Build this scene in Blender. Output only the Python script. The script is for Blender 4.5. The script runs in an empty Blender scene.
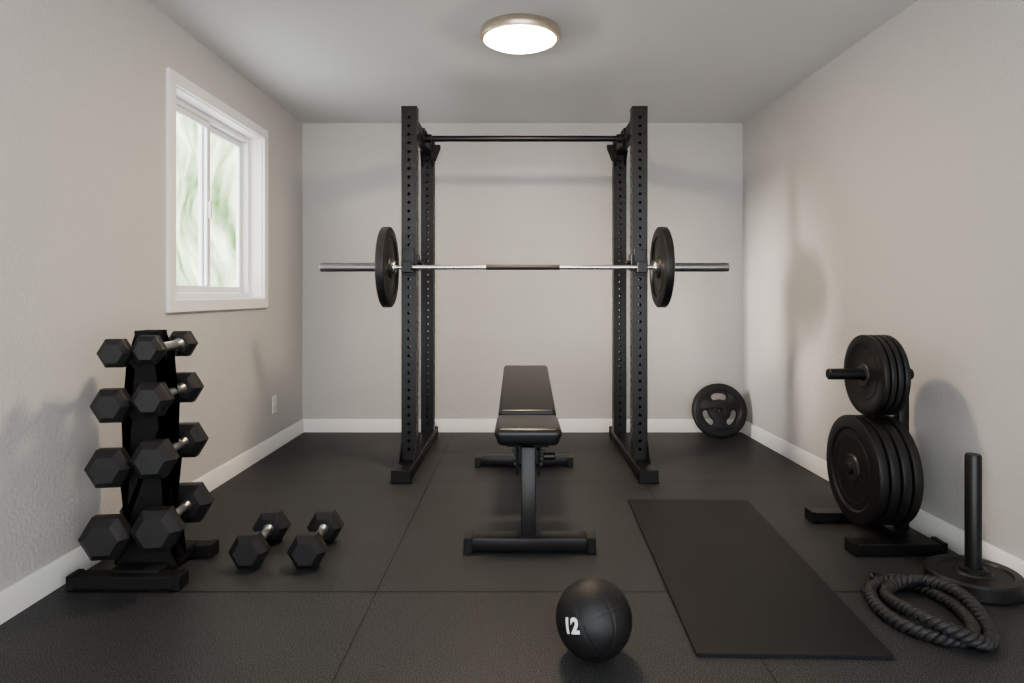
import bpy, bmesh, math, random
from mathutils import Vector, Matrix, Euler, noise
random.seed(3)
C = bpy.context.scene.collection

# ------------------------------------------------------------ materials
def mat(name, col, rough=0.5, metal=0.0, nscale=0, bump=0.0, col2=None, cscale=None, spec=0.5, bdist=0.002, cpos=(0.35,0.65), coat=0, det=3, stretch=None):
    m = bpy.data.materials.new(name); m.use_nodes = True
    nt = m.node_tree; b = nt.nodes['Principled BSDF']
    b.inputs['Base Color'].default_value = (*col, 1)
    b.inputs['Roughness'].default_value = rough
    b.inputs['Metallic'].default_value = metal
    b.inputs['Specular IOR Level'].default_value = spec
    b.inputs['Coat Weight'].default_value = coat
    tc = nt.nodes.new('ShaderNodeTexCoord')
    vec = tc.outputs['Object']
    if stretch:
        mp = nt.nodes.new('ShaderNodeMapping'); mp.inputs['Scale'].default_value = stretch
        nt.links.new(vec, mp.inputs['Vector']); vec = mp.outputs['Vector']
    if col2 is not None:
        n = nt.nodes.new('ShaderNodeTexNoise'); n.inputs['Scale'].default_value = cscale or 20
        n.inputs['Detail'].default_value = det
        nt.links.new(vec, n.inputs['Vector'])
        r = nt.nodes.new('ShaderNodeValToRGB')
        r.color_ramp.elements[0].position = cpos[0]; r.color_ramp.elements[1].position = cpos[1]
        r.color_ramp.elements[0].color = (*col, 1); r.color_ramp.elements[1].color = (*col2, 1)
        nt.links.new(n.outputs['Fac'], r.inputs['Fac']); nt.links.new(r.outputs['Color'], b.inputs['Base Color'])
    if nscale:
        n = nt.nodes.new('ShaderNodeTexNoise'); n.inputs['Scale'].default_value = nscale
        n.inputs['Detail'].default_value = 2
        nt.links.new(tc.outputs['Object'], n.inputs['Vector'])
        bp = nt.nodes.new('ShaderNodeBump'); bp.inputs['Strength'].default_value = bump
        bp.inputs['Distance'].default_value = bdist
        nt.links.new(n.outputs['Fac'], bp.inputs['Height']); nt.links.new(bp.outputs['Normal'], b.inputs['Normal'])
    return m

M_wall = mat('wall_paint', (0.56,0.545,0.525), 0.75, nscale=75, bump=0.7, spec=0.3, bdist=0.005)
M_ceil = mat('ceiling_paint', (0.67,0.67,0.665), 0.85, nscale=120, bump=0.2, spec=0.2)
M_trim = mat('trim_paint', (0.87,0.855,0.83), 0.45, nscale=30, bump=0.03)
M_vinyl_white = mat('window_vinyl', (0.82,0.82,0.82), 0.35, nscale=30, bump=0.02)
M_steel = mat('black_powder_coat', (0.008,0.008,0.009), 0.38, nscale=400, bump=0.15, bdist=0.0005, spec=0.45)
M_matte = mat('matte_black_steel', (0.009,0.009,0.010), 0.68, nscale=400, bump=0.15, bdist=0.0005, spec=0.3)
M_rubber = mat('black_rubber', (0.009,0.009,0.0095), 0.45, nscale=300, bump=0.2, col2=(0.013,0.013,0.0135), cscale=60, bdist=0.0006, spec=0.45)
M_head = mat('dumbbell_rubber', (0.013,0.013,0.014), 0.50, nscale=300, bump=0.3, bdist=0.0008, spec=0.5)
M_chrome = mat('chrome', (0.80,0.80,0.80), 0.24, 1.0, nscale=600, bump=0.1, bdist=0.0003)
M_handle = mat('knurled_chrome', (0.55,0.55,0.56), 0.32, 1.0, nscale=500, bump=0.5, bdist=0.0006)
M_sleeve = mat('sleeve_steel', (0.34,0.34,0.35), 0.34, 1.0, nscale=500, bump=0.05, bdist=0.0003)
M_knurl = mat('knurled_steel', (0.030,0.030,0.031), 0.45, 0.3, nscale=900, bump=0.3, bdist=0.0003)
M_hub = mat('grey_hub_steel', (0.10,0.10,0.10), 0.4, 0.8, nscale=200, bump=0.1, bdist=0.0004)
M_vinyl = mat('black_vinyl', (0.013,0.013,0.0145), 0.34, nscale=250, bump=0.25, bdist=0.0008)
M_mat = mat('mat_foam', (0.0125,0.0128,0.014), 0.55, nscale=350, bump=0.25, bdist=0.0008, spec=0.4)
M_rope = mat('rope_fibre', (0.012,0.012,0.013), 0.6, nscale=250, bump=0.3, bdist=0.001, col2=(0.030,0.030,0.032), cscale=200)
M_white = mat('white_print', (0.75,0.75,0.75), 0.6, nscale=200, bump=0.05)
M_plastic = mat('white_plastic', (0.78,0.77,0.75), 0.4, nscale=50, bump=0.02)
M_slot = mat('socket_plastic', (0.66,0.65,0.63), 0.5, nscale=50, bump=0.02)
M_nickel = mat('brushed_nickel', (0.64,0.56,0.46), 0.34, 1.0, nscale=200, bump=0.05, bdist=0.0004)
M_ball = mat('ball_rubber', (0.011,0.011,0.0115), 0.48, nscale=380, bump=0.7, bdist=0.0016)
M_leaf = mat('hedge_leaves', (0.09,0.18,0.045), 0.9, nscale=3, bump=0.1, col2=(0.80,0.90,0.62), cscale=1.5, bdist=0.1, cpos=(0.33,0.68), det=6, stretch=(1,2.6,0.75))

# diffuser
M_diff = bpy.data.materials.new('lamp_diffuser'); M_diff.use_nodes = True
b = M_diff.node_tree.nodes['Principled BSDF']
b.inputs['Base Color'].default_value = (0.9,0.85,0.75,1)
b.inputs['Emission Color'].default_value = (1.0,0.79,0.57,1)
b.inputs['Emission Strength'].default_value = 66

# glass
M_glass = bpy.data.materials.new('window_glass'); M_glass.use_nodes = True
nt = M_glass.node_tree; nt.nodes.remove(nt.nodes['Principled BSDF'])
o = nt.nodes['Material Output']; t = nt.nodes.new('ShaderNodeBsdfTransparent'); g = nt.nodes.new('ShaderNodeBsdfGlossy')
g.inputs['Roughness'].default_value = 0.02
lw = nt.nodes.new('ShaderNodeLayerWeight'); lw.inputs['Blend'].default_value = 0.3
mm = nt.nodes.new('ShaderNodeMath'); mm.operation='MULTIPLY'; mm.inputs[1].default_value = 0.08
nt.links.new(lw.outputs['Facing'], mm.inputs[0])
mx = nt.nodes.new('ShaderNodeMixShader')
nt.links.new(mm.outputs[0], mx.inputs[0]); nt.links.new(t.outputs[0], mx.inputs[1]); nt.links.new(g.outputs[0], mx.inputs[2])
nt.links.new(mx.outputs[0], o.inputs['Surface'])

# floor : rubber tiles with speckle and seams
def floor_material():
    m = bpy.data.materials.new('rubber_floor'); m.use_nodes = True
    nt = m.node_tree; b = nt.nodes['Principled BSDF']; L = nt.links.new
    b.inputs['Specular IOR Level'].default_value = 0.38
    tc = nt.nodes.new('ShaderNodeTexCoord')
    sep = nt.nodes.new('ShaderNodeSeparateXYZ'); L(tc.outputs['Object'], sep.inputs[0])
    def math_(op, a, bv=None):
        n = nt.nodes.new('ShaderNodeMath'); n.operation = op
        for i, v in enumerate((a, bv)):
            if v is None: continue
            if isinstance(v, (int, float)): n.inputs[i].default_value = v
            else: L(v, n.inputs[i])
        return n.outputs[0]
    def seam(axis, off, size, w):
        a = math_('SUBTRACT', sep.outputs[axis], off)
        a = math_('DIVIDE', a, size)
        a = math_('FRACT', math_('ADD', a, 50.0))
        a = math_('ABSOLUTE', math_('SUBTRACT', a, 0.5))
        a = math_('SUBTRACT', 0.5, a)
        a = math_('MULTIPLY', a, size)
        return math_('LESS_THAN', a, w)
    s = math_('MAXIMUM', seam(0, -0.515, 1.22, 0.0026), seam(1, 2.33, 1.37, 0.0055))
    n1 = nt.nodes.new('ShaderNodeTexNoise'); n1.inputs['Scale'].default_value = 280; n1.inputs['Detail'].default_value = 3
    L(tc.outputs['Object'], n1.inputs['Vector'])
    r = nt.nodes.new('ShaderNodeValToRGB'); e = r.color_ramp.elements
    e[0].position = 0.46; e[0].color = (0.010,0.0103,0.0113,1); e[1].position = 0.70; e[1].color = (0.14,0.143,0.148,1)
    L(n1.outputs['Fac'], r.inputs['Fac'])
    n2 = nt.nodes.new('ShaderNodeTexNoise'); n2.inputs['Scale'].default_value = 1.6; n2.inputs['Detail'].default_value = 4
    L(tc.outputs['Object'], n2.inputs['Vector'])
    mx = nt.nodes.new('ShaderNodeMix'); mx.data_type = 'RGBA'
    L(math_('MULTIPLY', s, 0.9), mx.inputs[0]); L(r.outputs['Color'], mx.inputs[6]); mx.inputs[7].default_value = (0.005,0.005,0.005,1)
    L(mx.outputs[2], b.inputs['Base Color'])
    rr = math_('ADD', math_('MULTIPLY', n2.outputs['Fac'], 0.16), 0.44); L(rr, b.inputs['Roughness'])
    h = math_('SUBTRACT', math_('MULTIPLY', n1.outputs['Fac'], 0.4), s)
    bp = nt.nodes.new('ShaderNodeBump'); bp.inputs['Strength'].default_value = 0.45; bp.inputs['Distance'].default_value = 0.002
    L(h, bp.inputs['Height']); L(bp.outputs['Normal'], b.inputs['Normal'])
    return m
M_floor = floor_material()

# ------------------------------------------------------------ helpers
def finish(name, bm, m, parent=None, loc=(0,0,0), rot=(0,0,0), ang=35, label=None):
    me = bpy.data.meshes.new(name)
    bmesh.ops.recalc_face_normals(bm, faces=bm.faces)
    bm.to_mesh(me); bm.free()
    for p in me.polygons: p.use_smooth = True
    me.set_sharp_from_angle(angle=math.radians(ang))
    if m: me.materials.append(m)
    ob = bpy.data.objects.new(name, me); C.objects.link(ob)
    ob.rotation_euler = rot; ob.location = loc
    if parent is not None:
        ob.parent = parent
        if not parent.get('_local'):
            w = Vector(loc); p = parent
            while p is not None: w -= p.location; p = p.parent
            ob.location = w
    if label: ob['label'] = label
    return ob

def empty(name, loc, label, cat, rot=(0,0,0), local=False, group=None):
    e = bpy.data.objects.new(name, None); C.objects.link(e); e.location = loc; e.rotation_euler = rot
    e.empty_display_size = 0.05
    e['label'] = label; e['category'] = cat
    if group: e['group'] = group
    if local: e['_local'] = 1
    return e

def bm_box(sx, sy, sz, bev=0.0, seg=2, c=(0,0,0)):
    bm = bmesh.new(); bmesh.ops.create_cube(bm, size=1)
    bmesh.ops.scale(bm, vec=(sx,sy,sz), verts=bm.verts)
    if bev > 0: bmesh.ops.bevel(bm, geom=bm.edges[:], offset=bev, segments=seg, profile=0.5, affect='EDGES')
    bmesh.ops.translate(bm, vec=c, verts=bm.verts)
    return bm

def box(name, x0,x1,y0,y1,z0,z1, m, parent=None, bev=0.003, seg=2, rot=(0,0,0), label=None):
    return finish(name, bm_box(x1-x0,y1-y0,z1-z0,bev,seg), m, parent, ((x0+x1)/2,(y0+y1)/2,(z0+z1)/2), rot, label=label)

def merge(bm, other, mtx=None):
    me = bpy.data.meshes.new('tmp'); other.to_mesh(me); other.free()
    if mtx is not None: me.transform(mtx)
    bm.from_mesh(me); bpy.data.meshes.remove(me); return bm

AX = {'X': Matrix.Rotation(math.pi/2,4,'Y'), 'Y': Matrix.Rotation(-math.pi/2,4,'X'), 'Z': Matrix.Identity(4)}

def bm_lathe(profile, axis='Z', seg=48, closed=True):
    bm = bmesh.new(); rings = []
    for r, h in profile:
        if r < 1e-6: rings.append([bm.verts.new((0,0,h))]); continue
        rings.append([bm.verts.new((r*math.cos(2*math.pi*i/seg), r*math.sin(2*math.pi*i/seg), h)) for i in range(seg)])
    n = len(rings); rng = range(n) if closed else range(n-1)
    for k in rng:
        a, b2 = rings[k], rings[(k+1)%n]
        for i in range(seg):
            j = (i+1)%seg
            if len(a)==1 and len(b2)==1: continue
            if len(a)==1: bm.faces.new((a[0], b2[i], b2[j]))
            elif len(b2)==1: bm.faces.new((a[i], b2[0], a[j]))
            else: bm.faces.new((a[i], b2[i], b2[j], a[j]))
    bmesh.ops.transform(bm, matrix=AX[axis], verts=bm.verts)
    return bm

def bm_cyl(r, l, axis='Z', seg=32, ch=0.002):
    h = l/2
    return bm_lathe([(0,-h),(r-ch,-h),(r,-h+ch),(r,h-ch),(r-ch,h),(0,h)], axis, seg, closed=False)

def cyl(name, r, l, axis, loc, m, parent=None, seg=32, ch=0.002, rot=(0,0,0), label=None):
    return finish(name, bm_cyl(r,l,axis,seg,ch), m, parent, loc, rot, label=label)

def bm_prism(pts, thick, plane='XZ'):
    bm = bmesh.new(); h = thick/2
    def v(a,b,c):
        return {'XZ':(a,c,b),'YZ':(c,a,b),'XY':(a,b,c)}[plane]
    A = [bm.verts.new(v(p[0],p[1],-h)) for p in pts]; B = [bm.verts.new(v(p[0],p[1],h)) for p in pts]
    bm.faces.new(A); bm.faces.new(B[::-1])
    n = len(pts)
    for i in range(n): bm.faces.new((A[i],A[(i+1)%n],B[(i+1)%n],B[i]))
    bmesh.ops.triangulate(bm, faces=[f for f in bm.faces if len(f.verts)>4])
    return bm

def bm_curve_plate(loops, thick, bevel=0.0):
    cu = bpy.data.curves.new('tmpc','CURVE'); cu.dimensions = '2D'; cu.fill_mode = 'BOTH'
    cu.extrude = thick/2 - bevel; cu.bevel_depth = bevel; cu.bevel_resolution = 1
    for lp in loops:
        s = cu.splines.new('POLY'); s.points.add(len(lp)-1)
        for i,p in enumerate(lp): s.points[i].co = (p[0],p[1],0,1)
        s.use_cyclic_u = True
    ob = bpy.data.objects.new('tmpc', cu); C.objects.link(ob)
    dg = bpy.context.evaluated_depsgraph_get(); dg.update()
    me = bpy.data.meshes.new_from_object(ob.evaluated_get(dg))
    bpy.data.objects.remove(ob); bpy.data.curves.remove(cu)
    bm = bmesh.new(); bm.from_mesh(me); bpy.data.meshes.remove(me)
    bmesh.ops.remove_doubles(bm, verts=bm.verts, dist=1e-5)
    return bm

def circ(cx, cy, r, n=16): return [(cx+r*math.cos(2*math.pi*i/n), cy+r*math.sin(2*math.pi*i/n)) for i in range(n)]

def bm_tube(pts, r, seg=10, caps=True):
    bm = bmesh.new(); rings = []
    n = len(pts); up = Vector((0,0,1))
    for i,p in enumerate(pts):
        t = (pts[min(i+1,n-1)]-pts[max(i-1,0)]).normalized()
        s = t.cross(up)
        if s.length < 1e-3: s = t.cross(Vector((0,1,0)))
        s.normalize(); u = s.cross(t).normalized()
        rings.append([bm.verts.new(p + r*(math.cos(2*math.pi*k/seg)*s + math.sin(2*math.pi*k/seg)*u)) for k in range(seg)])
    for a,b2 in zip(rings, rings[1:]):
        for k in range(seg): bm.faces.new((a[k],a[(k+1)%seg],b2[(k+1)%seg],b2[k]))
    if caps: bm.faces.new(rings[0]); bm.faces.new(rings[-1][::-1])
    return bm

def struct(ob):
    ob['kind'] = 'structure'; return ob

# ------------------------------------------------------------ room shell
XL, XR, YB, YF, H = -1.69, 1.73, 5.05, -1.0, 2.40
SPL = 0.035
xr = lambda y: XR + SPL*(YB-y)
struct(finish('floor', bm_box(4.2, YB-YF+0.3, 0.1, c=((0.1),(YB+YF)/2,-0.05)), M_floor))
struct(finish('ceiling', bm_box(4.2, YB-YF+0.3, 0.1, c=(0.1,(YB+YF)/2,H+0.05)), M_ceil))
struct(finish('wall_back', bm_box(XR-XL+0.3, 0.15, H, c=((XL+XR)/2, YB+0.075, H/2)), M_wall))
WY0, WY1, WZ0, WZ1 = 3.155, 4.262, 1.035, 2.095
bm = bmesh.new()
for (y0,y1,z0,z1) in ((YF,WY0,0,H),(WY1,YB,0,H),(WY0,WY1,0,WZ0),(WY0,WY1,WZ1,H)):
    merge(bm, bm_box(0.15,y1-y0,z1-z0,c=(XL-0.075,(y0+y1)/2,(z0+z1)/2)))
struct(finish('wall_left', bm, M_wall))
struct(finish('wall_right', bm_prism([(XR,YB),(xr(YF),YF),(xr(YF)+0.15,YF),(XR+0.15,YB)], H, 'XY'), M_wall, loc=(0,0,H/2)))
def base_profile(t=0.014, h=0.10): return [(0,0),(t,0),(t,h-0.012),(t-0.006,h),(0,h)]
def bm_base(p0, p1, nrm):
    bm = bmesh.new(); R = []
    for p in (p0,p1):
        R.append([bm.verts.new((p[0]+nrm[0]*a, p[1]+nrm[1]*a, b2)) for a,b2 in base_profile()])
    n = len(R[0])
    for i in range(n): bm.faces.new((R[0][i],R[0][(i+1)%n],R[1][(i+1)%n],R[1][i]))
    bm.faces.new(R[0]); bm.faces.new(R[1][::-1]); return bm
struct(finish('baseboard_back', bm_base((XL,YB),(XR,YB),(0,-1)), M_trim))
struct(finish('baseboard_left', bm_base((XL,YF),(XL,YB),(1,0)), M_trim))
struct(finish('baseboard_right', bm_base((xr(YF),YF),(XR,YB),(-1,0)), M_trim))

# window
win = bpy.data.objects.new('window_1', None); C.objects.link(win); win.location = (XL,(WY0+WY1)/2,WZ0); struct(win)
win['label'] = 'white framed horizontal sliding window with two panes'
def ring_yz(name, y0,y1,z0,z1, w, x0,x1, m, bev=0.003, parent=win):
    bm = bmesh.new()
    parts = ((y0,y1,z0,z0+w),(y0,y1,z1-w,z1),(y0,y0+w,z0+w,z1-w),(y1-w,y1,z0+w,z1-w))
    for a,b2,c,d in parts: merge(bm, bm_box(x1-x0,b2-a,d-c,bev,1,c=((x0+x1)/2,(a+b2)/2,(c+d)/2)))
    o = finish(name, bm, m, parent); struct(o); return o
cw = 0.062
ring_yz('casing', WY0-cw+0.006, WY1+cw-0.006, WZ0-cw+0.006, WZ1+cw-0.006, cw, XL-0.001, XL+0.020, M_trim)
ring_yz('jamb', WY0-0.002, WY1+0.002, WZ0-0.002, WZ1+0.002, 0.014, XL-0.15, XL+0.002, M_trim, 0.001)
ring_yz('frame', WY0+0.012, WY1-0.012, WZ0+0.012, WZ1-0.012, 0.030, XL-0.145, XL-0.075, M_vinyl_white)
ym = (WY0+WY1)/2
ring_yz('sash', WY0+0.044, ym+0.020, WZ0+0.044, WZ1-0.044, 0.036, XL-0.106, XL-0.086, M_vinyl_white)
ring_yz('sash', ym-0.020, WY1-0.044, WZ0+0.044, WZ1-0.044, 0.036, XL-0.138, XL-0.114, M_vinyl_white)
for (a,b2,x) in ((WY0+0.075,ym-0.013,XL-0.096),(ym+0.013,WY1-0.075,XL-0.126)):
    struct(box('glass_pane', x-0.002,x+0.002,a,b2,WZ0+0.075,WZ1-0.075, M_glass, win, bev=0))
struct(box('sash_latch', XL-0.086,XL-0.070, ym-0.008,ym+0.008, 1.50,1.60, M_vinyl_white, win, bev=0.003))

# hedge outside
bm = bmesh.new(); bmesh.ops.create_grid(bm, x_segments=90, y_segments=60, size=0.5)
for v in bm.verts:
    y = v.co.x*10; z = v.co.y*6
    d = 0.5*noise.noise(Vector((y*0.8,z*0.8,3))) + 0.10*noise.noise(Vector((y*3,z*3,1)))
    v.co = Vector((d, y, z))
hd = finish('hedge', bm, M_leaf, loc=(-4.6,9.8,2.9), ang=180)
hd['label'] = 'tall leafy green hedge seen outside the window'; hd['category'] = 'hedge'; hd['kind'] = 'stuff'

# ------------------------------------------------------------ ceiling lamp
LX, LY = 0.0, 3.27
e = empty('ceiling_lamp', (LX,LY,H), 'round flush ceiling lamp with brushed nickel rim and glowing diffuser', 'ceiling lamp')
finish('lamp_rim', bm_lathe([(0,0),(0.175,0),(0.196,-0.006),(0.203,-0.02),(0.203,-0.040),(0.196,-0.052),(0.182,-0.054),(0.176,-0.044),(0.0,-0.042)],'Z',64,False), M_nickel, e, (LX,LY,H))
prof = [(0.174,-0.042)]+[(0.174*math.cos(a), -0.048-0.036*math.sin(a)) for a in [i*math.pi/2/10 for i in range(0,11)]]
prof[-1] = (0, -0.084)
finish('diffuser', bm_lathe(prof,'Z',48,False), M_diff, e, (LX,LY,H), label='glowing white glass diffuser')

# ------------------------------------------------------------ outlet
e = empty('wall_outlet', (XL,4.465,0.315), 'white electrical wall outlet with cover plate', 'outlet')
box('cover_plate', XL,XL+0.006, 4.428,4.502, 0.255,0.375, M_plastic, e, bev=0.002)
for z in (0.29,0.34):
    box('socket', XL+0.005,XL+0.009, 4.448,4.482, z-0.017,z+0.017, M_slot, e, bev=0.003)

# ------------------------------------------------------------ power rack
CX = 0.027; PO = 0.6985; PW, PD = 0.092, 0.080
rack = empty('power_rack', (CX,4.25,0), 'tall black steel power rack with perforated uprights and pull-up bar', 'power rack')
def upright_mesh():
    z0, z1 = 0.07, 2.20; bm = bmesh.new(); t = 0.005
    hh = z1-z0
    nh = 40
    def plate(w):
        loops = [[(-w/2,0),(w/2,0),(w/2,hh),(-w/2,hh)]]
        for i in range(nh): loops.append(circ(0, 0.06+i*0.0515, 0.0095, 14))
        return bm_curve_plate(loops, t)
    RX = Matrix.Rotation(math.pi/2,4,'X')
    RZ = Matrix.Rotation(math.pi/2,4,'Z')
    for s in (-1,1):
        merge(bm, plate(PW), Matrix.Translation((0, s*(PD/2-t/2), 0)) @ RX)
        merge(bm, plate(PD-2*t), Matrix.Translation((s*(PW/2-t/2), 0, 0)) @ RZ @ RX)
    merge(bm, bm_box(PW+0.004,PD+0.004,0.008,0.002,1,c=(0,0,hh+0.003)))
    return bm
up0 = None
for sx in (-1,1):
    for yc in (3.93+PD/2, 4.71+PD/2):
        if up0 is None:
            up0 = finish('upright', upright_mesh(), M_steel, rack, (CX+sx*PO, yc, 0.07), ang=30)
        else:
            k = up0.copy(); C.objects.link(k); k.parent = rack; k.location = (sx*PO, yc-4.25, 0.07)
for sx in (-1,1):
    xc = CX+sx*PO
    bm = bm_box(0.100,1.22,0.065,0.006,2,c=(0,0,0.0375))
    merge(bm, bm_box(0.110,0.012,0.074,0.003,1,c=(0,-0.612,0.039)))
    merge(bm, bm_box(0.110,0.012,0.074,0.003,1,c=(0,0.612,0.039)))
    merge(bm, bm_box(0.125,0.10,0.006,0.002,1,c=(0,-0.56,0.004)))
    merge(bm, bm_box(0.125,0.10,0.006,0.002,1,c=(0,0.56,0.004)))
    finish('base_foot', bm, M_steel, rack, (xc,4.275,0))
    for s2 in (-1,1):
        finish('base_gusset', bm_prism([(-0.18,0.07),(-0.07,0.07),(-0.07,0.19)],0.005,'YZ'), M_steel, rack, (xc+s2*0.043,4.0,0))
    box('side_beam', xc-0.032,xc+0.032, 4.01,4.71, 2.09,2.165, M_steel, rack, bev=0.004)
    for s2 in (-1,1):
        finish('top_gusset', bm_prism([(4.60-4.25,2.09),(4.71-4.25,2.09),(4.71-4.25,1.99)],0.006,'YZ'), M_steel, rack, (xc+s2*0.036,4.25,0))
    xi = xc - sx*0.032
    bm = bm_prism([(-0.07,0.055),(0.07,0.055),(0.07,-0.02),(0.035,-0.05),(-0.035,-0.05),(-0.07,-0.02)],0.010,'YZ')
    merge(bm, bm_cyl(0.030,0.04,'X'), Matrix.Translation((-sx*0.022,0,0)))
    for yy in (-0.05,0.05): merge(bm, bm_cyl(0.010,0.018,'X',6), Matrix.Translation((-sx*0.010,yy,0.03)))
    finish('bar_bracket', bm, M_steel, rack, (xi-sx*0.006,4.35,2.11))
    s = -sx
    x0 = xc+s*PW/2
    finish('corner_plate', bm_prism([(0,0.03),(s*0.045,0.03),(s*0.045,0.0),(s*0.010,-0.09),(0,-0.09)],0.008,'XZ'), M_steel, rack, (x0,4.745,2.13))
    bm = bm_box(0.074,0.008,0.16,0.002,1,c=(0,-0.005,0.03))
    merge(bm, bm_box(0.062,0.075,0.016,0.003,1,c=(0,-0.045,-0.026)))
    merge(bm, bm_box(0.062,0.012,0.062,0.003,1,c=(0,-0.086,-0.003)))
    merge(bm, bm_box(0.008,0.10,0.10,0.002,1,c=(-sx*0.051,0.03,0.03)))
    merge(bm, bm_cyl(0.014,0.03,'X'), Matrix.Translation((-sx*0.064,0.04,0.03)))
    finish('bar_hook', bm, M_steel, rack, (xc,3.93,1.232))
bar = cyl('pull_up_bar', 0.020, 2*(PO-0.06), 'X', (CX,4.35,2.11), M_steel, rack)
# ------------------------------------------------------------ barbell
BY, BZ = 3.874, 1.229
e = empty('barbell', (CX,BY,BZ), 'chrome barbell resting on the rack hooks', 'barbell')
finish('shaft', bm_cyl(0.0145,1.56,'X'), M_chrome, e, (CX,BY,BZ))
finish('center_knurl', bm_cyl(0.0155,0.44,'X'), M_knurl, e, (CX-0.01,BY,BZ), label='dark knurled grip section')
for sx in (-1,1):
    finish('collar', bm_lathe([(0.014,-0.009),(0.038,-0.009),(0.040,-0.006),(0.040,0.006),(0.038,0.009),(0.014,0.009)],'X',32), M_chrome, e, (CX+sx*0.778,BY,BZ))
    finish('sleeve', bm_cyl(0.0268,0.428,'X',ch=0.003), M_sleeve, e, (CX+sx*1.001,BY,BZ), label='grey steel sleeve')

# ------------------------------------------------------------ weight plates
def plate_profile(R,T,h=0.0275):
    hp = [(h,-T/2),(0.25*R,-T/2),(0.28*R,-0.30*T),(0.74*R,-0.30*T),(0.78*R,-0.47*T),(0.96*R,-0.47*T),(R-0.001,-0.38*T),(R,-0.30*T)]
    return hp + [(a,-b2) for a,b2 in hp[::-1]]
plate_cache = {}
def plate(loc, R, T, label, group=None, rot=(0,0,0)):
    key = (R,T)
    e = empty('weight_plate', loc, label, 'weight plate', rot, local=True, group=group)
    if key not in plate_cache:
        bm = bm_lathe(plate_profile(R,T),'X',72)
        for s in (-1,1):
            merge(bm, bm_lathe([(0.60*R,s*0.29*T),(0.615*R,s*0.34*T),(0.63*R,s*0.29*T)],'X',72))
        a = finish('plate_body', bm, M_rubber, e)
        hb = finish('hub', bm_lathe([(0.0275,-T/2-0.0005),(0.046,-T/2-0.0005),(0.048,-T/2+0.002),(0.048,T/2-0.002),(0.046,T/2+0.0005),(0.0275,T/2+0.0005)],'X',40), M_hub, e, label='grey steel hub ring')
        plate_cache[key] = (a,hb)
    else:
        for s in plate_cache[key]:
            k = s.copy(); C.objects.link(k); k.parent = e; k.location = (0,0,0)
    return e
for sx in (-1,1):
    plate((CX+sx*0.816,BY,BZ), 0.240, 0.056, 'large black rubber weight plate loaded on the barbell', 'weight plates on the barbell')

# plate tree
TX, TY = 1.665, 2.84
e = empty('plate_tree', (TX,TY,0), 'black steel plate storage tree with two loaded pegs', 'weight rack')
box('post', TX-0.022,TX+0.022,TY-0.025,TY+0.025,0.045,0.742, M_steel, e, bev=0.004)
for y in (2.68,3.06):
    bm = bm_box(0.37,0.075,0.045,0.003,1,c=(0,0,0.0265))
    for s in (-1,1): merge(bm, bm_box(0.022,0.081,0.053,0.002,1,c=(s*0.180,0,0.0275)))
    finish('base_foot', bm, M_steel, e, (1.548,y,0))
box('base_beam', 1.60,1.67,2.70,3.04,0.012,0.048, M_steel, e)
cyl('peg', 0.0245, 0.365, 'X', (1.345+0.1825,TY,0.719), M_steel, e, ch=0.004)
cyl('peg', 0.0245, 0.24, 'X', (1.43+0.12,TY,0.308), M_steel, e, ch=0.004)
for i in range(4):
    plate((1.496+0.0135+i*0.0285,TY,0.719-0.003), 0.174, 0.026, 'medium black rubber weight plate on the upper peg', 'weight plates on the tree')
for i in range(4):
    plate((1.442+0.0225+i*0.0465,TY,0.308-0.003), 0.2325, 0.044, 'large black rubber bumper plate on the lower peg', 'weight plates on the tree')

# grip plate leaning against the back wall
def kidney(r0,r1,a0,a1,n=14):
    rm=(r0+r1)/2; hw=(r1-r0)/2; pts=[]
    for i in range(n+1):
        a=a0+(a1-a0)*i/n; pts.append((r1*math.cos(a),r1*math.sin(a)))
    for i in range(1,6):
        t=math.pi*i/6; pts.append(((rm+hw*math.cos(t))*math.cos(a1)-hw*math.sin(t)*math.sin(a1),(rm+hw*math.cos(t))*math.sin(a1)+hw*math.sin(t)*math.cos(a1)))
    for i in range(n+1):
        a=a1+(a0-a1)*i/n; pts.append((r0*math.cos(a),r0*math.sin(a)))
    for i in range(1,6):
        t=math.pi*i/6; pts.append(((rm-hw*math.cos(t))*math.cos(a0)+hw*math.sin(t)*math.sin(a0),(rm-hw*math.cos(t))*math.sin(a0)-hw*math.sin(t)*math.cos(a0)))
    return pts
R = 0.193
tilt = math.radians(11)
e = empty('weight_plate', (1.492,4.868,R*math.cos(tilt)+0.008), 'black grip weight plate with hand openings leaning against the wall', 'weight plate', rot=(math.pi/2-tilt,0,0), local=True)
loops=[circ(0,0,R,64), circ(0,0,0.026,24)]
for k in range(3):
    a=math.radians(90+120*k); loops.append(kidney(0.074,0.140,a-0.36,a+0.36))
finish('plate_body', bm_curve_plate(loops,0.050,0.010), M_rubber, e)
bm=bm_lathe([(R-0.044,-0.022),(R-0.036,-0.029),(R-0.010,-0.029),(R+0.001,-0.020),(R+0.001,0.020),(R-0.010,0.029),(R-0.036,0.029),(R-0.044,0.022)],'Z',64)
finish('rim', bm, M_rubber, e)
finish('hub', bm_lathe([(0.026,-0.027),(0.042,-0.027),(0.046,-0.022),(0.046,0.022),(0.042,0.027),(0.026,0.027)],'Z',40), M_rubber, e)

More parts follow.
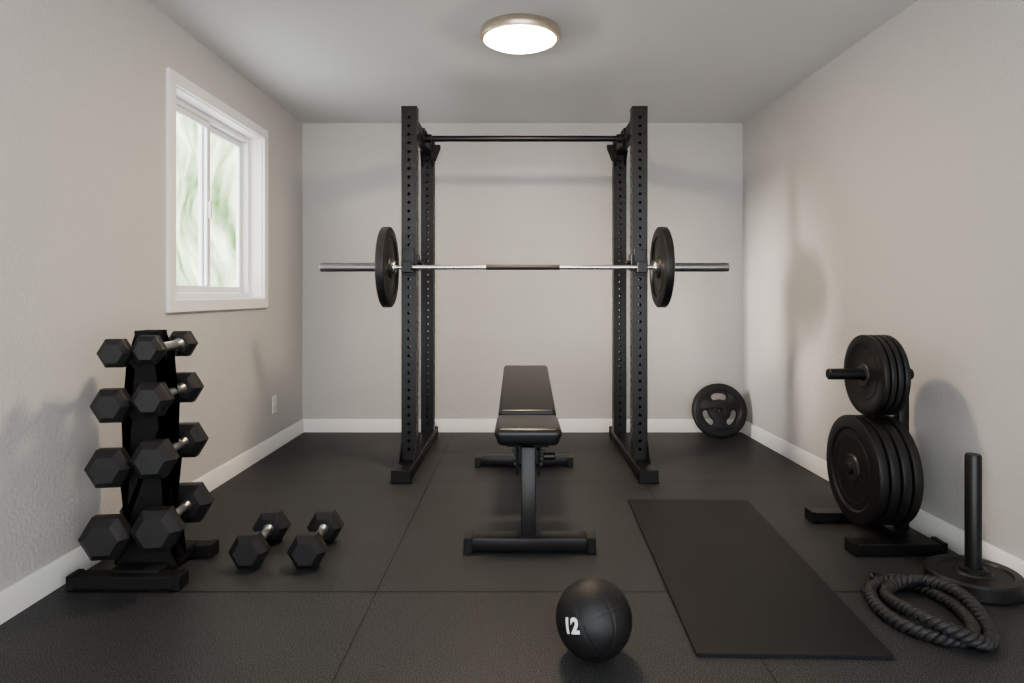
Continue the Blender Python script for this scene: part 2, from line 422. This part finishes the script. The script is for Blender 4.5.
# loading pin
PX, PY = 1.654, 2.372
e = empty('loading_pin', (PX,PY,0), 'round black floor base with an upright steel post', 'plate holder')
finish('base_plate', bm_lathe([(0,0.001),(0.147,0.001),(0.154,0.008),(0.154,0.052),(0.148,0.060),(0.122,0.060),(0.116,0.053),(0.062,0.053),(0.056,0.061),(0.0,0.061)],'Z',72,False), M_rubber, e, (PX,PY,0))
finish('hub', bm_lathe([(0,0.060),(0.044,0.060),(0.044,0.068),(0.034,0.072),(0.0,0.072)],'Z',40,False), M_rubber, e, (PX,PY,0))
finish('post', bm_lathe([(0,0.070),(0.0265,0.070),(0.0265,0.476),(0.023,0.484),(0,0.484)],'Z',40,False), M_steel, e, (PX,PY,0))

# ------------------------------------------------------------ bench
bx = 0.035
e = empty('weight_bench', (bx,3.3,0), 'black padded adjustable weight bench on a steel frame', 'bench')
bm = bm_box(0.292,0.35,0.078,0.028,5)
for v in bm.verts:
    if v.co.z < 0: v.co.x *= 0.93; v.co.y *= 0.97
finish('seat_pad', bm, M_vinyl, e, (bx,2.928,0.458), ang=60)
L = math.hypot(0.82,0.135); an = math.atan2(0.135,0.82)
bm = bm_box(0.282,L,0.06,0.022,5)
for v in bm.verts: v.co.x *= 1 - 0.05*(v.co.y/L+0.5)
finish('backrest', bm, M_vinyl, e, (bx,3.560,0.543), rot=(an,0,0), ang=60)
finish('backrest_plate', bm_box(0.20,L*0.9,0.008,0.002,1), M_steel, e, (bx,3.56,0.507), rot=(an,0,0))
box('seat_plate', bx-0.09,bx+0.09,2.80,3.08,0.408,0.420, M_steel, e)
bm = bmesh.new()
merge(bm, bm_box(0.062,0.065,0.36,0.006,2), Matrix.Rotation(-0.14,4,'X'))
merge(bm, bm_box(0.10,0.11,0.01,0.002,1,c=(0,-0.025,-0.172)))
finish('column', bm, M_steel, e, (bx,2.745,0.24))
for s in (-1,1):
    finish('seat_bracket', bm_prism([(-0.06,0.06),(0.16,0.06),(0.12,-0.03),(0.02,-0.07),(-0.04,-0.05)],0.010,'YZ'), M_steel, e, (bx+s*0.046,2.79,0.35))
    cyl('bracket_bolt', 0.011, 0.012, 'X', (bx+s*0.056,2.80,0.34), M_hub, e, seg=6, label='grey hex bolt')
finish('bracket_plate', bm_prism([(-0.072,0.03),(0.072,0.03),(0.052,-0.005),(0.040,-0.03),(-0.040,-0.03),(-0.052,-0.005)],0.010,'XZ'), M_steel, e, (bx,2.765,0.377))
cyl('adjustment_knob', 0.016, 0.05, 'X', (bx+0.090,2.79,0.372), M_steel, e)
box('spine_beam', bx-0.028,bx+0.028,2.79,3.96,0.325,0.39, M_steel, e, bev=0.005)
finish('rear_leg', bm_box(0.056,0.065,0.36,0.005,2), M_steel, e, (bx,3.99,0.215), rot=(0.16,0,0))
box('backrest_support', bx-0.02,bx+0.02,3.62,3.66,0.38,0.54, M_steel, e)
def bench_foot(name, y, w, dep, x):
    bm = bm_box(w,dep,0.055,0.004,2,c=(0,0,0.036))
    for s in (-1,1): merge(bm, bm_box(0.035,dep+0.008,0.064,0.003,1,c=(s*(w/2-0.014),0,0.033)))
    return finish(name, bm, M_steel, e, (x,y,0))
bench_foot('base_foot', 2.715, 0.535, 0.09, 0.04)
bench_foot('base_foot', 4.05, 0.60, 0.08, 0.025)

# ------------------------------------------------------------ dumbbells
db_cache = {}
def dumbbell(loc, S, Lc, label, group, rot=(0,0,0), hl=None):
    e = empty('dumbbell', loc, label, 'dumbbell', rot, local=True, group=group)
    key=(S,Lc)
    if key not in db_cache:
        r = S/2; h = hl or S*0.60
        bm = bm_lathe([(0,-h/2),(r*0.64,-h/2),(r*0.69,-h/2+h*0.03),(r*0.97,-h*0.24),(r,-h*0.18),(r,h*0.18),(r*0.97,h*0.24),(r*0.69,h/2-h*0.03),(r*0.64,h/2),(0,h/2)],'Y',6,False)
        a = finish('head', bm, M_head, e, (0,-Lc/2,0), ang=14)
        bw = bpy.data.objects.new('head', a.data); C.objects.link(bw); bw.parent=e; bw.location=(0,Lc/2,0)
        g = Lc-h
        pr = [(0,-g/2-0.005),(0.024,-g/2-0.005),(0.024,-g/2+0.008),(0.016,-g/2+0.016),(0.0175,-g/4),(0.0185,0),(0.0175,g/4),(0.016,g/2-0.016),(0.024,g/2-0.008),(0.024,g/2+0.005),(0,g/2+0.005)]
        hd = finish('handle', bm_lathe(pr,'Y',28,False), M_handle, e, (0,0,0), label='chrome handle', ang=50)
        db_cache[key]=(a,bw,hd)
    else:
        for s in db_cache[key]:
            k=s.copy(); C.objects.link(k); k.parent=e; k.location=s.location
    return e
SX = -1.408
tiers = [(0.860,0.0595,0.117,-0.004,0.008),(0.677,0.0715,0.138,-0.008,0.014),(0.460,0.0805,0.156,-0.014,0.018),(0.207,0.0915,0.176,-0.010,0.018)]
names = ['small','medium','large','heaviest']
for (h,s,S,ol,orr),nm in zip(tiers,names):
    for sd,oz in ((-1,ol),(1,orr)):
        dumbbell((SX+sd*s,2.480,h+oz), S, 0.305, nm+' black hex dumbbell held on the vertical stand', 'hex dumbbells on the stand', hl=min(0.096,S*0.64), rot=(0,0,math.radians(7.5)))
S=0.152
for (x,y,a) in ((-1.065,2.675,math.radians(3)),(-0.835,2.675,math.radians(2))):
    dumbbell((x,y,S/2*math.cos(math.pi/6)+0.001), S, 0.265, 'black hex dumbbell with chrome handle lying on the floor', 'pair of dumbbells on the floor', rot=(0,0,a))

# stand
e = empty('dumbbell_stand', (SX,2.5,0), 'black steel vertical dumbbell stand with cradles on both sides', 'dumbbell rack')
def side(idx):
    pts=[]
    for t_ in tiers[::-1]:
        h = t_[0]+t_[3+idx]; s = t_[1]
        b2 = s-0.022
        pts += [(b2+0.0,h-0.070),(s+0.018,h-0.036),(s+0.018,h-0.014),(s+0.014,h-0.014),(s+0.010,h-0.0205),(s-0.018,h-0.0205),(s-0.022,h+0.02)]
    return [(0.115,0.05)] + pts + [(0.040,0.93)]
outline = side(1) + [(-x,z) for x,z in side(0)[::-1]]
for y in (2.445,2.515):
    finish('frame_plate', bm_prism(outline,0.010,'XZ'), M_matte, e, (SX,y,0), ang=20)
finish('column', bm_prism([(-0.040,0.05),(0.040,0.05),(0.030,0.93),(-0.030,0.93)],0.06,'XZ'), M_matte, e, (SX,2.480,0))
for y,x1,x0 in ((2.365,-1.222,-1.630),(2.655,-1.245,-1.600)):
    w = x1-x0
    bm = bm_box(w,0.065,0.046,0.004,1,c=(0,0,0.028))
    for s in (-1,1): merge(bm, bm_box(0.025,0.070,0.054,0.003,1,c=(s*(w/2-0.012),0,0.0275)))
    finish('base_foot', bm, M_matte, e, ((x0+x1)/2,y,0))
box('base_beam', SX-0.09,SX+0.09,2.37,2.65,0.02,0.060, M_matte, e, bev=0.004)

# ------------------------------------------------------------ medicine ball
BR = 0.112; bc = Vector((0.217,1.912,BR+0.001))
e = empty('medicine_ball', (bc.x,bc.y,0), 'black rubber medicine ball with white number 12', 'medicine ball')
bm = bmesh.new(); bmesh.ops.create_icosphere(bm, subdivisions=6, radius=BR)
rotm = Euler((0.5,0.35,0.45)).to_matrix()
for v in bm.verts:
    d = v.co.normalized(); q = rotm @ d
    dist = min(abs(q.x),abs(q.z), abs(abs(q.y)-0.55-0.25*q.x*q.x))
    g = math.exp(-(dist/0.020)**2)
    v.co = d*(BR - 0.0015*g)
finish('ball', bm, M_ball, e, bc, ang=180)
cam = Vector((0,0,1.064)); c_ = (cam-bc).normalized(); r_ = Vector((0,0,1)).cross(c_).normalized(); u_ = c_.cross(r_)
n_ = (-0.57*r_ - 0.22*u_ + 0.79*c_).normalized()
cu = bpy.data.curves.new('t','FONT'); cu.body='12'; cu.size=0.056; cu.align_x='CENTER'; cu.align_y='CENTER'; cu.offset=0.0026
to = bpy.data.objects.new('t',cu); C.objects.link(to)
dg = bpy.context.evaluated_depsgraph_get(); dg.update()
me = bpy.data.meshes.new_from_object(to.evaluated_get(dg)); bpy.data.objects.remove(to)
bm = bmesh.new(); bm.from_mesh(me)
bmesh.ops.triangulate(bm, faces=bm.faces[:])
bmesh.ops.subdivide_edges(bm, edges=bm.edges[:], cuts=3, use_grid_fill=True)
zt = (u_ - n_*n_.dot(u_)).normalized(); xt = zt.cross(n_)
for v in bm.verts:
    v.co = (n_*BR + xt*v.co.x*0.95 + zt*v.co.y).normalized()*(BR*1.006)
finish('number_print', bm, M_white, e, bc, label='white printed number 12', ang=180)

# ------------------------------------------------------------ exercise mat
bm = bm_prism([(0.522,1.915),(1.090,1.900),(1.165,3.335),(0.560,3.350)],0.010,'XY')
bmesh.ops.bevel(bm, geom=[ed for ed in bm.edges], offset=0.003, segments=2, affect='EDGES')
o = finish('exercise_mat', bm, M_mat, loc=(0,0,0.006)); o['label']='thin black rubber exercise mat lying on the floor'; o['category']='exercise mat'

# ------------------------------------------------------------ rope : two overlapping loops
pts=[]; turns=2.12; N=560
shift = Vector((0.034,-0.050)); sa = math.atan2(shift.y, shift.x)
for i in range(N+1):
    t=i/N*turns; a=math.radians(100)-t*2*math.pi
    w=min(1,max(0,(t-0.70)/0.55)); w=w*w*(3-2*w)
    ra=0.132-0.010*w; rb=0.215-0.018*w
    x=ra*math.cos(a)*(1+0.05*math.sin(2*a)); y=rb*math.sin(a)
    cross = 1-abs(math.cos(a-sa))**2
    px_=1.325+shift.x*w+x; py_=2.178+shift.y*w+y
    pts.append(Vector((px_, py_, 0.0225+0.042*w*cross)))
rr, off, pitch = 0.0100, 0.0122, 0.066
dist=[0]
for a,b2 in zip(pts,pts[1:]): dist.append(dist[-1]+(b2-a).length)
bm=bmesh.new()
for k in range(3):
    sp=[]
    for i,p in enumerate(pts):
        t=(pts[min(i+1,N)]-pts[max(i-1,0)]).normalized(); s=t.cross(Vector((0,0,1))).normalized(); u=s.cross(t)
        ph=dist[i]/pitch*2*math.pi+k*2*math.pi/3
        sp.append(p+off*(math.cos(ph)*s+math.sin(ph)*u))
    merge(bm, bm_tube(sp, rr, 10))
e = empty('battle_rope', (1.346,2.16,0), 'thick twisted black battle rope coiled on the floor', 'rope')
finish('rope_strands', bm, M_rope, e, (0,0,0), ang=60)
for a,b2 in ((0,8),(N-10,N)):
    finish('rope_end', bm_tube(pts[a:b2+1], 0.0222, 16), M_rubber, e, (0,0,0))

# ------------------------------------------------------------ lights, world, camera
w = bpy.data.worlds.new('World'); bpy.context.scene.world = w; w.use_nodes = True
bg = w.node_tree.nodes['Background']; bg.inputs['Color'].default_value=(0.93,0.965,1.0,1); bg.inputs['Strength'].default_value=2.3
sl = bpy.data.lights.new('sun','SUN'); sl.energy=5.0; sl.angle=math.radians(20); sl.color=(1,0.91,0.83)
so = bpy.data.objects.new('sun', sl); C.objects.link(so)
so.rotation_euler = Vector((0.93,0.25,-0.19)).to_track_quat('-Z','Y').to_euler()
so.location = (-6,2,4)
bpy.context.scene.view_settings.view_transform = 'AgX'
bpy.context.scene.view_settings.look = 'AgX - Medium High Contrast'
bpy.context.scene.view_settings.exposure = 1.0

cd = bpy.data.cameras.new('camera'); co = bpy.data.objects.new('camera', cd); C.objects.link(co)
co.location=(0,0,1.064); co.rotation_euler=(math.pi/2,0,0)
cd.sensor_width=36; cd.lens=650/1024*36; cd.shift_x=-8/1024; cd.shift_y=-46.5/1024; cd.clip_start=0.05
bpy.context.scene.camera=co
for o in bpy.data.objects:
    if '_local' in o: del o['_local']
